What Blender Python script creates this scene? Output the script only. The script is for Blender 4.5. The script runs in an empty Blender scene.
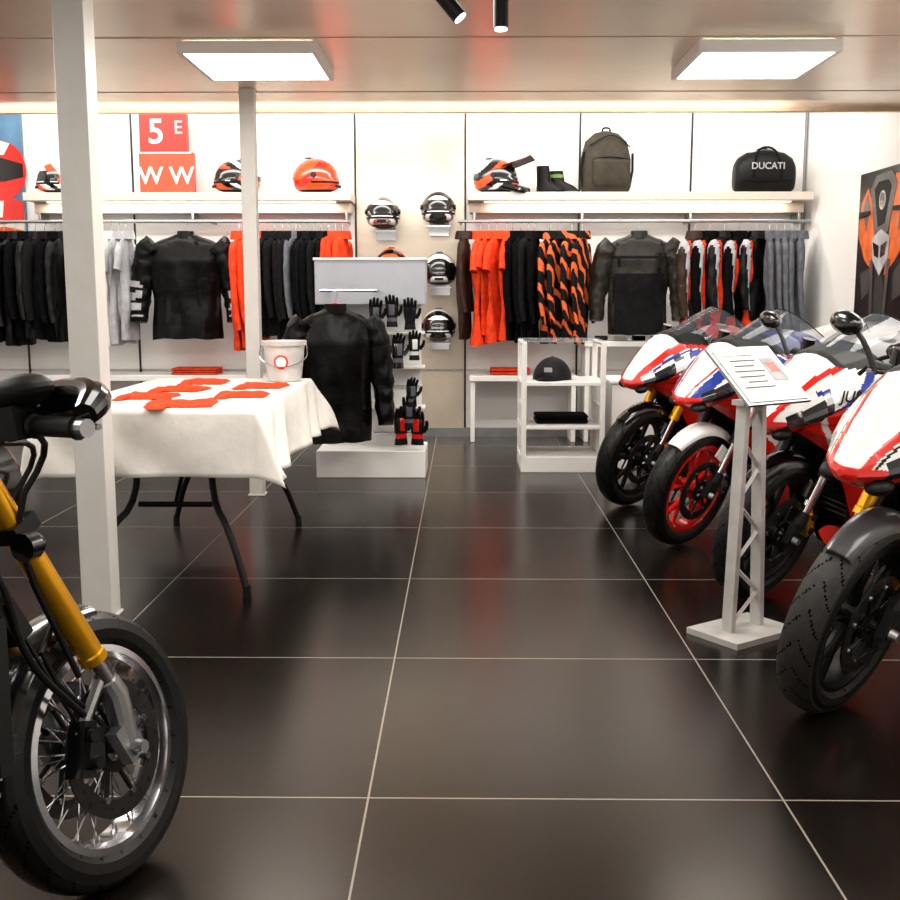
import bpy, bmesh, math, random
from mathutils import Vector, Matrix, Euler, noise
random.seed(7)
SC=bpy.context.scene
def lin(c):
    return tuple((x/12.92 if x<=.04045 else ((x+.055)/1.055)**2.4) for x in [v/255 for v in c])
_m={}
def mat(name,c,rough=.5,metal=0.,emit=0.,var=.12,scale=12.,alpha=1.,coat=0.,bump=0.,trans=0.,spec=.5):
    if name in _m: return _m[name]
    m=bpy.data.materials.new(name); m.use_nodes=True
    nt=m.node_tree; b=nt.nodes['Principled BSDF']
    L=lin(c)
    tc=nt.nodes.new('ShaderNodeTexCoord'); n=nt.nodes.new('ShaderNodeTexNoise')
    n.inputs['Scale'].default_value=scale; n.inputs['Detail'].default_value=4
    nt.links.new(tc.outputs['Object'],n.inputs['Vector'])
    r=nt.nodes.new('ShaderNodeValToRGB')
    r.color_ramp.elements[0].position=.3; r.color_ramp.elements[1].position=.7
    r.color_ramp.elements[0].color=tuple(x*(1-var) for x in L)+(1,)
    r.color_ramp.elements[1].color=tuple(min(1,x*(1+var)) for x in L)+(1,)
    nt.links.new(n.outputs['Fac'],r.inputs['Fac']); nt.links.new(r.outputs['Color'],b.inputs['Base Color'])
    b.inputs['Roughness'].default_value=rough; b.inputs['Metallic'].default_value=metal
    b.inputs['Alpha'].default_value=alpha; b.inputs['Specular IOR Level'].default_value=spec
    b.inputs['Coat Weight'].default_value=coat
    b.inputs['Transmission Weight'].default_value=trans
    if emit:
        b.inputs['Emission Color'].default_value=L+(1,); b.inputs['Emission Strength'].default_value=emit
    if bump:
        bp=nt.nodes.new('ShaderNodeBump'); bp.inputs['Strength'].default_value=bump; bp.inputs['Distance'].default_value=.01
        nt.links.new(n.outputs['Fac'],bp.inputs['Height']); nt.links.new(bp.outputs['Normal'],b.inputs['Normal'])
    _m[name]=m; return m
def bandmat(name,c1,c2,vec,scale,width,nz=.5,rough=.8):
    """cloth printed with distorted diagonal bands"""
    m=bpy.data.materials.new(name); m.use_nodes=True; nt=m.node_tree; b=nt.nodes['Principled BSDF']
    N=nt.nodes.new; K=nt.links.new
    tc=N('ShaderNodeTexCoord'); d=N('ShaderNodeVectorMath'); d.operation='DOT_PRODUCT'; d.inputs[1].default_value=vec
    K(tc.outputs['Object'],d.inputs[0]); n=N('ShaderNodeTexNoise'); n.inputs['Scale'].default_value=scale; n.inputs['Detail'].default_value=1; K(tc.outputs['Object'],n.inputs['Vector'])
    a=N('ShaderNodeMath'); a.operation='MULTIPLY_ADD'; a.inputs[1].default_value=nz; K(n.outputs['Fac'],a.inputs[0]); K(d.outputs['Value'],a.inputs[2])
    f=N('ShaderNodeMath'); f.operation='FRACT'; K(a.outputs[0],f.inputs[0])
    l=N('ShaderNodeMath'); l.operation='LESS_THAN'; l.inputs[1].default_value=width; K(f.outputs[0],l.inputs[0])
    mx=N('ShaderNodeMix'); mx.data_type='RGBA'; K(l.outputs[0],mx.inputs[0]); mx.inputs[6].default_value=lin(c1)+(1,); mx.inputs[7].default_value=lin(c2)+(1,)
    K(mx.outputs[2],b.inputs['Base Color']); b.inputs['Roughness'].default_value=rough; b.inputs['Specular IOR Level'].default_value=.2
    return m

WHITE=mat('white_paint',(234,233,230),.45,var=.02)
COLP=mat('column_paint',(206,203,198),.4,var=.03)
WALLW=mat('wall_panel_white',(238,236,233),.4,var=.02,scale=1)
BEIGE=mat('wall_panel_satin',(206,194,176),.28,.35,var=.12,scale=2)
RED=mat('red_gloss',(208,26,16),.22,coat=.6,var=.04)
ORG=mat('orange_cloth',(222,62,26),.85,var=.25,bump=.5,scale=18,spec=.2)
ORGG=mat('orange_gloss',(235,75,20),.25,coat=.5,var=.05)
WHG=mat('white_gloss',(224,224,222),.2,coat=.6,var=.02)
BLUE=mat('blue_gloss',(22,48,140),.25,coat=.5,var=.05)
GREEN=mat('green_gloss',(20,120,65),.3,coat=.4)
BLKG=mat('black_gloss',(8,8,9),.18,coat=.5)
BLKM=mat('black_matte',(11,11,11),.5,var=.2,spec=.22)
RUB=mat('tyre_rubber',(14,13,12),.42,var=.3,bump=.1,scale=60,spec=.26)
RUBW=mat('tyre_rubber_scrubbed',(42,40,38),.55,var=.25,bump=.1,scale=40,spec=.3)
GROOVE=mat('tyre_groove',(3,3,3),.9,spec=.1)
CLB=mat('black_cloth',(4,4,5),.85,var=.4,bump=.4,scale=18,spec=.08)
CLBJ=mat('black_leather',(4,4,4),.36,var=.4,bump=.5,scale=14,spec=.16)
CLBR=mat('brown_leather',(44,28,20),.5,var=.3,bump=.4,scale=18,spec=.22)
CLDG=mat('charcoal_cloth',(17,16,17),.85,var=.3,bump=.4,scale=18,spec=.1)
CLG=mat('grey_cloth',(92,94,100),.85,var=.25,bump=.5,scale=18,spec=.2)
CLLG=mat('light_grey_cloth',(165,165,168),.85,var=.15,bump=.4,scale=18,spec=.2)
CLW=mat('white_cloth',(216,212,205),.9,var=.05,bump=.3,scale=14,spec=.2)
LEA=mat('olive_leather',(30,27,21),.38,var=.45,bump=.5,scale=14,spec=.24)
PATO=bandmat('orange_printed_cloth',(6,6,7),(216,98,52),(4.2,5.2,4.6),6,.33,1.2)
CHR=mat('chrome',(205,205,208),.15,1.,var=.03)
ALU=mat('brushed_aluminium',(165,165,166),.38,1.,var=.1)
STL=mat('dark_steel',(60,58,57),.4,.9,var=.2)
GOLD=mat('gold_anodised',(228,162,25),.28,.75,var=.08)
COP=mat('metal_trim',(200,178,155),.3,.8)
GLS=mat('tinted_screen',(70,76,84),.05,alpha=.5,var=.02)
LENS=mat('headlamp_lens',(30,33,38),.06,coat=1.,var=.05)
GREYP=mat('grey_panel',(176,180,188),.5,var=.03)
DGREY=mat('dark_grey_gloss',(56,56,58),.3,coat=.3,var=.06)
SKIN_OLV=mat('olive_canvas',(50,44,32),.8,var=.3,bump=.5)

class MB:
    def __init__(s): s.v=[];s.f=[];s.m=[];s.mats=[];s.M=Matrix.Identity(4)
    def mi(s,m):
        if m not in s.mats: s.mats.append(m)
        return s.mats.index(m)
    def add(s,vs,fs,m,matf=None):
        o=len(s.v); vs=[Vector(v) for v in vs]
        s.v+= [s.M@v for v in vs]
        for f in fs:
            s.f.append([o+i for i in f])
            mm=m
            if matf:
                c=Vector((0,0,0))
                for i in f: c+=vs[i]
                c/=len(f); mm=matf(c) or m
            s.m.append(s.mi(mm))
    def box(s,c,d,m,rot=None,taper=1.,matf=None):
        hx,hy,hz=[k/2 for k in d]; R=Euler(rot).to_matrix() if rot else Matrix.Identity(3)
        vs=[]
        for z in(-1,1):
            t=taper if z>0 else 1
            for x,y in((-1,-1),(1,-1),(1,1),(-1,1)): vs.append(Vector(c)+R@Vector((x*hx*t,y*hy*t,z*hz)))
        s.add(vs,[(3,2,1,0),(4,5,6,7),(0,1,5,4),(1,2,6,5),(2,3,7,6),(3,0,4,7)],m,matf)
    def loft(s,rings,m,caps=True,matf=None,closed=False,sub=1):
        if sub>1:
            q=[]
            for a,c in zip(rings,rings[1:]):
                for k in range(sub): q.append([p.lerp(r,k/sub) for p,r in zip(a,c)])
            q.append(rings[-1]); rings=q
        n=len(rings[0]); vs=[p for r in rings for p in r]; fs=[]
        R=len(rings)
        for i in range(R if closed else R-1):
            a=i*n;b=((i+1)%R)*n
            for j in range(n): fs.append((a+j,a+(j+1)%n,b+(j+1)%n,b+j))
        if caps and not closed: fs.append(tuple(range(n-1,-1,-1))); fs.append(tuple((R-1)*n+j for j in range(n)))
        s.add(vs,fs,m,matf)
    def tube(s,pts,r,m,n=10,caps=True,flat=1.,matf=None,smooth=0,wob=0,seed=0):
        pts=[Vector(p) for p in pts]
        if smooth:
            for _ in range(smooth):
                rr=[r]*len(pts) if not isinstance(r,(list,tuple)) else r
                q=[pts[0]];qr=[rr[0]]
                for i in range(len(pts)-1):
                    q+= [pts[i].lerp(pts[i+1],.25),pts[i].lerp(pts[i+1],.75)]
                    qr+=[rr[i]*.75+rr[i+1]*.25,rr[i]*.25+rr[i+1]*.75]
                q.append(pts[-1]);qr.append(rr[-1]); pts=q;r=qr
        if not isinstance(r,(list,tuple)): r=[r]*len(pts)
        t=(pts[1]-pts[0]).normalized()
        u=t.cross(Vector((0,1,0)))
        if u.length<.1: u=t.cross(Vector((1,0,0)))
        u.normalize(); rings=[]
        for i,p in enumerate(pts):
            if i==0: t=pts[1]-pts[0]
            elif i==len(pts)-1: t=pts[-1]-pts[-2]
            else: t=(pts[i+1]-pts[i]).normalized()+(pts[i]-pts[i-1]).normalized()
            t.normalize(); u=(u-t*u.dot(t)).normalized(); w=t.cross(u)
            ring=[]
            for k in range(n):
                dv=u*math.cos(k*2*math.pi/n)+w*math.sin(k*2*math.pi/n)*flat
                f=1+(wob*noise.noise(Vector((p.x*6+dv.x*1.5+seed,p.z*16+dv.z,dv.y*2+seed*2))) if wob else 0)
                ring.append(p+dv*r[i]*f)
            rings.append(ring)
        s.loft(rings,m,caps,matf)
    def lathe(s,prof,c,axis,m,n=32,a0=0,a1=360,closedp=False,matf=None):
        full=abs(a1-a0)>=359.9; c=Vector(c); rings=[]
        N=n if full else n+1
        for i in range(N):
            th=math.radians(a0+(a1-a0)*i/n); co,si=math.cos(th),math.sin(th); r_=[]
            for a,r in prof:
                if axis=='y': p=Vector((r*co,a,r*si))
                elif axis=='x': p=Vector((a,r*co,r*si))
                else: p=Vector((r*co,r*si,a))
                r_.append(c+p)
            rings.append(r_)
        k=len(prof); vs=[p for r in rings for p in r]; fs=[]
        for i in range(N if full else N-1):
            a=i*k;b=((i+1)%N)*k
            for j in range(k if closedp else k-1):
                j2=(j+1)%k; fs.append((a+j,a+j2,b+j2,b+j))
        s.add(vs,fs,m,matf)
    def ell(s,c,rad,m,rot=None,nu=20,nv=12,matf=None,fn=None):
        R=Euler(rot).to_matrix() if rot else Matrix.Identity(3)
        vs=[];fs=[]
        for j in range(nv+1):
            ph=math.pi*j/nv
            for i in range(nu):
                th=2*math.pi*i/nu
                p=Vector((math.sin(ph)*math.cos(th),math.sin(ph)*math.sin(th),math.cos(ph)))
                if fn: p=fn(p)
                vs.append(Vector(c)+R@Vector((p.x*rad[0],p.y*rad[1],p.z*rad[2])))
        for j in range(nv):
            for i in range(nu):
                fs.append((j*nu+i,(j+1)*nu+i,(j+1)*nu+(i+1)%nu,j*nu+(i+1)%nu))
        s.add(vs,fs,m,matf)
    def grid(s,fn,nu,nv,m,matf=None,thick=0):
        vs=[Vector(fn(i/nu,j/nv)) for i in range(nu+1) for j in range(nv+1)]
        fs=[(i*(nv+1)+j,(i+1)*(nv+1)+j,(i+1)*(nv+1)+j+1,i*(nv+1)+j+1) for i in range(nu) for j in range(nv)]
        s.add(vs,fs,m,matf)
    def poly(s,pts,y,th,m):
        n=len(pts); vs=[(p[0],y,p[1]) for p in pts]+[(p[0],y+th,p[1]) for p in pts]
        fs=[tuple(range(n)),tuple(range(2*n-1,n-1,-1))]+[(i,n+i,n+(i+1)%n,(i+1)%n) for i in range(n)]
        s.add(vs,fs,m)
    def build(s,name,loc=(0,0,0),rot=(0,0,0),scale=1,bevel=0,parent=None,angle=35):
        me=bpy.data.meshes.new(name); me.from_pydata([tuple(v) for v in s.v],[],s.f)
        for m in s.mats: me.materials.append(m)
        me.polygons.foreach_set('material_index',s.m)
        me.polygons.foreach_set('use_smooth',[True]*len(me.polygons))
        me.validate(); me.update()
        bm=bmesh.new(); bm.from_mesh(me); bmesh.ops.remove_doubles(bm,verts=bm.verts,dist=1e-6)
        bmesh.ops.recalc_face_normals(bm,faces=bm.faces); bm.to_mesh(me); bm.free()
        me.set_sharp_from_angle(angle=math.radians(angle))
        o=bpy.data.objects.new(name,me); SC.collection.objects.link(o)
        o.location=loc; o.rotation_euler=rot; o.scale=(scale,)*3
        if bevel:
            b=o.modifiers.new('bevel','BEVEL'); b.width=bevel; b.segments=2; b.limit_method='ANGLE'; b.angle_limit=math.radians(55)
        if parent: o.parent=parent
        return o
def text(body,size,m,parent,loc,rot,name='lettering',ext=.001,shear=0.,sx=1.):
    cu=bpy.data.curves.new(name,'FONT'); cu.body=body; cu.size=size; cu.extrude=ext; cu.align_x='CENTER'; cu.align_y='CENTER'; cu.shear=shear
    cu.offset=size*.015
    cu.materials.append(m); o=bpy.data.objects.new(name,cu); SC.collection.objects.link(o)
    o.parent=parent; o.location=loc; o.rotation_euler=rot; o.scale=(sx,1,1); return o
def interp(tab,x):
    if x<=tab[0][0]: return tab[0][1]
    for (a,b),(c,d) in zip(tab,tab[1:]):
        if x<=c: return b+(d-b)*(x-a)/(c-a)
    return tab[-1][1]
def sring(x,zc,hw,hh,n=24,p=2.4,y0=0):
    out=[]
    for k in range(n):
        t=2*math.pi*k/n; c,s_=math.cos(t),math.sin(t)
        out.append(Vector((x,y0+hw*math.copysign(abs(c)**(2/p),c),zc+hh*math.copysign(abs(s_)**(2/p),s_))))
    return out
def aring(x,zc,hw,hh,half=((0,1),(.28,.95),(.55,.8),(.8,.45),(.97,.1),(1,-.08),(.86,-.4),(.6,-.72),(.3,-.95),(0,-1)),k=4):
    a=[Vector((x,hw*u,zc+hh*v)) for u,v in half]; r=a+[Vector((x,-p.y,p.z)) for p in a[-2:0:-1]]
    out=[]
    for i,p in enumerate(r):
        q=r[(i+1)%len(r)]
        for j in range(k): out.append(p.lerp(q,j/k))
    return out
def zring(z,hw,hd,n=24,p=2.4,x0=0,y0=0):
    return [Vector((x0+v.y,y0+v.z,z)) for v in sring(0,0,hw,hd,n,p)]

# ============ ROOM ============
def room():
    fm=bpy.data.materials.new('floor_tiles'); fm.use_nodes=True; nt=fm.node_tree; b=nt.nodes['Principled BSDF']
    N=nt.nodes.new; Lk=nt.links.new
    tc=N('ShaderNodeTexCoord'); sp=N('ShaderNodeSeparateXYZ'); Lk(tc.outputs['Object'],sp.inputs[0])
    def line(out,off,period,w):
        a=N('ShaderNodeMath');a.operation='SUBTRACT';a.inputs[1].default_value=off;Lk(out,a.inputs[0])
        d=N('ShaderNodeMath');d.operation='PINGPONG';d.inputs[1].default_value=period/2;Lk(a.outputs[0],d.inputs[0])
        l=N('ShaderNodeMath');l.operation='LESS_THAN';l.inputs[1].default_value=w/2;Lk(d.outputs[0],l.inputs[0]);return l
    l1=line(sp.outputs[0],-.2557,1.116,.0055); l2=line(sp.outputs[1],2.73,1.12,.006)
    mx=N('ShaderNodeMath');mx.operation='MAXIMUM';Lk(l1.outputs[0],mx.inputs[0]);Lk(l2.outputs[0],mx.inputs[1])
    n=N('ShaderNodeTexNoise');n.inputs['Scale'].default_value=1.6;n.inputs['Detail'].default_value=3;Lk(tc.outputs['Object'],n.inputs['Vector'])
    r=N('ShaderNodeValToRGB');r.color_ramp.elements[0].color=lin((11,8,6))+(1,);r.color_ramp.elements[1].color=lin((20,16,13))+(1,)
    r.color_ramp.elements[0].position=.3;r.color_ramp.elements[1].position=.7
    Lk(n.outputs['Fac'],r.inputs['Fac'])
    mix=N('ShaderNodeMix');mix.data_type='RGBA';Lk(mx.outputs[0],mix.inputs[0]);Lk(r.outputs['Color'],mix.inputs[6]);mix.inputs[7].default_value=lin((140,133,122))+(1,)
    Lk(mix.outputs[2],b.inputs['Base Color'])
    mr=N('ShaderNodeMapRange');mr.inputs[3].default_value=.2;mr.inputs[4].default_value=.28;Lk(n.outputs['Fac'],mr.inputs[0]);Lk(mr.outputs[0],b.inputs['Roughness'])
    b.inputs['Specular Tint'].default_value=lin((255,226,198))+(1,); b.inputs['Specular IOR Level'].default_value=.3
    o=MB(); o.box((-.9,4.2,-.05),(8.2,12.4,.1),fm); o.build('floor')
    o=MB(); o.box((-.9,10.25,1.75),(8.2,.2,3.5),WALLW)
    o.build('wall_back')
    o=MB(); o.box((3.22,4.2,1.75),(.2,12.4,3.5),WALLW); o.build('wall_right')
    o=MB(); o.box((-5.0,4.2,1.75),(.2,12.4,3.5),WALLW); o.build('wall_left')
    cm=mat('ceiling_lacquer',(240,224,202),.24,.35,var=.05,scale=1.5)
    o=MB(); o.box((-.9,2.9,2.78),(8.2,9.8,.3),cm)
    sm=mat('seam',(175,158,140),.5)
    for y in (1.6,3.6,5.7,7.2): o.box((-.9,y,2.629),(8.2,.010,.004),sm)
    o.build('ceiling')
    o=MB(); o.box((-.9,7.82,2.62),(8.0,.05,.05),COP); o.build('trim_1',bevel=.005)
    o=MB(); o.box((-.9,9.1,3.55),(8.2,2.4,.1),WHITE); o.build('ceiling_high')
    edges=[-4.88,-4.1,-3.05,-2.02,-1.0,.01,1.055,2.07,3.1]
    o=MB()
    for i,(a,c) in enumerate(zip(edges,edges[1:])):
        m=BEIGE if i==4 else WALLW
        w=c-a-.02; xc=(a+c)/2
        o.box((xc,10.13,2.54),(w,.04,1.85),m)
        o.box((xc,10.13,1.11),(w,.04,.96),m)
        o.box((xc,10.13,.32),(w,.04,.58),m)
        o.box((c,10.115,1.75),(.014,.03,3.4),STL if i not in (7,) else ALU)
    o.build('wall_panelling')
    o=MB(); o.box((-.9,10.09,.04),(7.9,.03,.08),ALU); o.build('baseboard_back')
room()

def column(name,x,y,w,h=2.63):
    o=MB(); o.box((x,y,h/2),(w,w,h-.002),COLP); o.box((x,y,.006),(w+.02,w+.02,.012),COLP)
    o.box((x-w/2-.003,y,h/2),(.006,w*.5,h-.01),GREYP); o.build(name,bevel=.008)
column('support_column',-1.522,4.36,.122); column('support_column',-1.385,7.1,.092)

EM=mat('light_diffuser',(255,252,245),.5,emit=5,var=.0)
def panel(x0,x1,y0,y1):
    o=MB(); xc,yc=(x0+x1)/2,(y0+y1)/2; dx,dy=x1-x0,y1-y0
    o.box((xc,yc,2.585),(dx-.05,dy-.05,.03),EM)
    for a in(-1,1):
        o.box((xc+a*(dx/2-.0125),yc,2.597),(.025,dy,.06),WHITE); o.box((xc,yc+a*(dy/2-.0125),2.597),(dx-.05,.025,.06),WHITE)
    o.build('ceiling_light_panel')
panel(-1.48,-.76,5.75,6.5); panel(1.2,1.93,5.75,6.5)
def spot(x,y,tilt,ln):
    o=MB(); zt=2.63
    o.lathe([(0,0),(0,.05),(-.02,.05),(-.02,0)],(x,y,zt),'z',BLKM,16)
    o.tube([(x,y,zt-.02),(x,y,zt-.08)],.012,BLKM,8)
    d=Vector((math.sin(tilt),-.1,-math.cos(tilt))).normalized(); p=Vector((x,y,zt-.07))
    o.tube([p,p+d*ln],.027,BLKM,20); o.tube([p+d*ln,p+d*(ln+.004)],.023,mat('spot_lens',(235,240,255),.3,emit=5,var=0),20)
    o.build('ceiling_spotlight')
spot(-.24,3.95,.70,.35); spot(.13,4.05,.0,.28)

# ============ SHELVES / RAILS ============
def wshelf(x0,x1):
    o=MB(); xc=(x0+x1)/2; w=x1-x0
    o.box((xc,9.89,2.185),(w,.44,.07),mat('shelf_board',(204,194,182),.45,var=.04))
    o.box((xc,9.98,2.10),(w-.04,.22,.09),mat('shelf_under',(190,174,154),.5))
    o.box((xc,9.84,2.147),(w-.3,.04,.006),mat('led_strip',(255,244,225),.5,emit=3,var=0))
    k=int(w/1.0)
    for i in range(k+1):
        x=x0+.06+i*(w-.12)/max(1,k); o.box((x,9.98,2.02),(.02,.22,.08),ALU)
    o.build('wall_shelf',bevel=.004)
wshelf(-3.9,-1.0); wshelf(.03,3.06)
def lowshelf(x0,x1,z,d=.42):
    o=MB(); o.box(((x0+x1)/2,10.07-d/2,z),(x1-x0,d,.05),WHITE)
    for x in (x0+.03,x1-.03): o.box((x,10.07-d/2,z/2-.012),(.04,d-.04,z-.026),WHITE)
    o.build('low_wall_shelf',bevel=.004)
lowshelf(-4.0,-1.1,.58); lowshelf(.05,1.02,.58); lowshelf(1.08,2.3,.89,.4)

def garment(b,M,W,H,body,sleeve=None,matf=None,depth=.09,sl=.62,short=False,seed=0,collar=None,flare=.0,wob=.2):
    old=b.M; b.M=old@M; hw=W*.5*.68
    tab=[(0,.28),(.02,.38),(.05,.66),(.09,.88),(.14,.97),(.25,1.0),(.38,.95),(.6,.88),(.85,.9+flare),(1,.9+flare)]
    rings=[]; n=44; NR=34
    for i in range(NR+1):
        t=(i/NR)**1.25; z=-t*H
        w=hw*interp(tab,t); d=depth*interp([(0,.4),(.06,.65),(.25,1),(.6,.8),(1,.95)],t)
        r=zring(z,w,d,n,2.2)
        for k,p in enumerate(r):
            f=noise.noise(Vector((p.x*9+seed*3.1,p.y*4,z*2.6+seed)))*.04*min(1,t*3)
            f2=noise.noise(Vector((p.x*26+seed,seed*2.,z*5)))*.018
            p.y+=(f+f2)*(1 if p.y>0 else -1)*-1; p.x+=f*.5
            if t>.97: p.z+=noise.noise(Vector((p.x*8,seed,0)))*.02
        rings.append(r)
    b.loft(rings,body,True,matf)
    for sgn in(-1,1):
        x0=hw*.80*sgn; L=H*(sl if not short else .28)
        P=[(x0,0,-.10*H),(hw*1.02*sgn,0,-.17*H),(hw*1.17*sgn,-.01,-.16*H-L*.4),(hw*1.24*sgn,-.02,-.15*H-L*.7),(hw*1.25*sgn,-.05,-.12*H-L)]
        rr=[.085,.095,.082,.072,.056]
        if short: P=[(x0,0,-.11*H),(hw*1.12*sgn,0,-.2*H),(hw*1.3*sgn,0,-.34*H)]; rr=[.08,.09,.088]
        rr=[q*W/.6*.74 for q in rr]
        b.tube(P,rr,sleeve or body,20,True,flat=min(1,depth/.085),matf=matf,smooth=3,wob=wob,seed=seed+sgn)
    cm=collar or body
    b.lathe([(-.02,.085),(.02,.078),(.05,.072),(.05,.06),(.01,.058)],(0,0,-.02),'z',cm,20)
    b.tube([(0,0,-.0),(0,0,.07),(.02,0,.1),(0,0,.12),(-.02,0,.105)],.004,ALU,6,smooth=1)
    b.M=old
def rail(name,items,x0,x1,y=9.72,z=1.97):
    b=MB(); b.tube([(x0,y,z),(x1,y,z)],.014,ALU,10)
    k=max(2,int((x1-x0)/1.0)+1)
    for i in range(k):
        x=x0+.03+(x1-x0-.06)*i/(k-1); b.tube([(x,y,z),(x,10.08,z)],.01,ALU,8)
    for it in items:
        x,ang,W,H,body,sl,mf,kw=it
        M=Matrix.Translation((x,y,z-.115))@Matrix.Rotation(math.radians(ang),4,'Z')
        garment(b,M,W,H,body,sl,mf,**kw)
    return b.build(name)
S=[0]
def row(x0,x1,step,cols,ang=82,H=.95,W=.56,mf=None,short=False,depth=.045,jit=8,sl=.7):
    out=[];x=x0
    while x<x1:
        S[0]+=1; c=random.choice(cols)
        out.append((x,ang+random.uniform(-jit,jit),W,H*random.uniform(.93,1.04),c,None,mf,dict(depth=depth*random.uniform(.8,1.2),short=short,seed=S[0],sl=sl)))
        x+=step*random.uniform(.85,1.15)
    return out
def stripes_white(c):
    if abs(c.x)<.008 and c.y<0: return ALU
    if abs(c.x)>.385 and -.72<c.z<-.38 and c.y<-.03 and (int((c.z+5)*30)%3!=0): return CLLG
    if abs(abs(c.x)-.24)<.005 and c.z>-.5: return CLDG
    if .08<c.x<.15 and -.26<c.z<-.24 and c.y<0: return CLLG
def leather_f(c):
    if abs(c.x)<.008 and c.y<0: return ALU
    if abs(abs(c.x)-.17-.1*(c.z+.3))<.005: return CLDG
    if abs(c.z+.2)<.008 and abs(c.x)<.26: return CLDG
    if abs(c.x)<.22 and c.z<-.34: return CLDG
def pat_br(c):
    if abs(abs(c.x)-.2)<.022 : return CLLG
    if abs(abs(c.x)-.15)<.024 : return ORG
items=row(-4.75,-3.5,.095,[CLB,CLB,CLBJ,CLDG,CLBR],66)+row(-3.3,-2.95,.07,[CLW,CLLG,CLW],80,short=True)
items+=[(-2.48,3,1.0,.92,CLBJ,None,stripes_white,dict(depth=.14,seed=3,sl=.72,wob=.24))]
items+=row(-2.0,-1.78,.06,[ORG],80,W=.6,H=1.0)+row(-1.76,-1.48,.065,[CLG,CLLG,CLDG],76)+row(-1.46,-1.2,.065,[CLB,CLDG],76)+row(-1.2,-1.02,.065,[ORG],78,H=.8)
rail('clothes_rail',items,-4.78,-1.02)
items=[(.0,80,.5,.92,CLBR,None,None,dict(depth=.05,seed=21))]+row(.14,.38,.08,[ORG],72,short=True)+row(.43,.68,.07,[CLB,CLB,CLDG],75)+row(.76,1.12,.10,[PATO],62,W=.5,jit=3,depth=.045)
items+=[(1.55,-4,.86,.88,LEA,None,leather_f,dict(depth=.13,seed=9,sl=.74,wob=.24))]
items+=row(2.04,2.62,.14,[CLBR,CLB,CLBJ],50,mf=pat_br,jit=5,W=.52,H=.86,depth=.075)+row(2.70,3.0,.07,[CLG,CLLG,CLG],78,W=.5)
rail('clothes_rail',items,-.06,3.06)

# ============ HELMETS / SHELF ITEMS ============
def helmet(loc,rz,shell,acc,mx=False,s=1.,tilt=0,vis=BLKG,third=BLKG,fr=4):
    b=MB()
    def fn(p):
        q=p.copy()
        if q.z<-.45: q.z=-.45+(q.z+.45)*.45
        if q.y<0 and q.z<.1: q.y*=1+.16*min(1,(.1-q.z)*1.6)*(1.3 if mx else 1); q.x*=1-.2*min(1,(.1-q.z))*(-q.y if q.y>-1 else 1)
        if q.y>.3 and q.z>0: q.y*=1.04
        return q
    def mf(c):
        x,y,z=c.x/.14,c.y/.18,c.z/.15
        if z<-.56: return BLKM
        if y<-.25 and -.12<z<.46 and (abs(x)<.99): return vis
        if y<-.2 and abs(z+.2)<.06: return BLKM
        w=math.sin(y*3+z*fr+x*x*2)
        if w>.55: return acc
        if w<-.80: return third
        return shell
    b.ell((0,0,0),(.14,.18,.155),shell,nu=80,nv=60,matf=mf,fn=fn)
    for sg in(-1,1): b.lathe([(0,0),(0,.022),(.012*sg,.02),(.012*sg,0)],(sg*.132,-.05,.02),'x',BLKG,14)
    b.box((0,-.19,-.06),(.07,.012,.02),BLKM); b.box((0,0.05,.156),(.05,.05,.012),BLKG)
    if mx:
        b.grid(lambda u,v:(( v-.5)*.22*(1-.25*u),-.10-.2*u,.12+.05*u-.03*abs(v-.5)*2),8,8,acc)
        b.grid(lambda u,v:(( v-.5)*.22*(1-.25*u),-.10-.2*u,.112+.05*u-.03*abs(v-.5)*2),8,8,BLKG)
        b.tube([(-.1,-.12,-.06),(-.07,-.24,-.09),(0,-.27,-.1),(.07,-.24,-.09),(.1,-.12,-.06)],.028,shell,10,smooth=2)
    zmin=.155*(.45+.55*.45)
    return b.build('motorcycle_helmet',loc=(loc[0],loc[1],loc[2]+zmin*s),rot=(tilt,0,rz),scale=s)
ZS=2.221
helmet((-3.63,9.86,ZS),math.radians(-60),WHG,ORGG,s=1.08)
helmet((-2.03,9.86,ZS),math.radians(-60),BLKG,ORGG,s=1.15,third=WHG,fr=6)
helmet((-1.33,9.86,ZS),math.radians(70),ORGG,RED,s=1.18,vis=mat('orange_visor',(190,60,25),.15,coat=.6),third=ORGG)
helmet((.28,9.86,ZS),math.radians(60),BLKG,ORGG,mx=True,s=1.15,third=WHG)
def bracket_helmet(px,z,shell,acc):
    o=helmet((px,9.76,z),0,shell,acc,s=1.1)
    b=MB(); b.box((px,9.97,z-.02),(.16,.2,.015),CHR); b.box((px,9.83,z-.02),(.22,.2,.012),CHR); b.box((px,10.08,z-.02),(.18,.02,.14),CHR); b.build('helmet_bracket')
bracket_helmet(-.72,1.91,WHG,CHR); bracket_helmet(-.23,1.95,WHG,BLKG); bracket_helmet(-.22,1.41,BLKG,WHG); bracket_helmet(-.23,.91,WHG,BLKG)
bracket_helmet(-.65,1.45,ORGG,BLKG)

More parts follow.
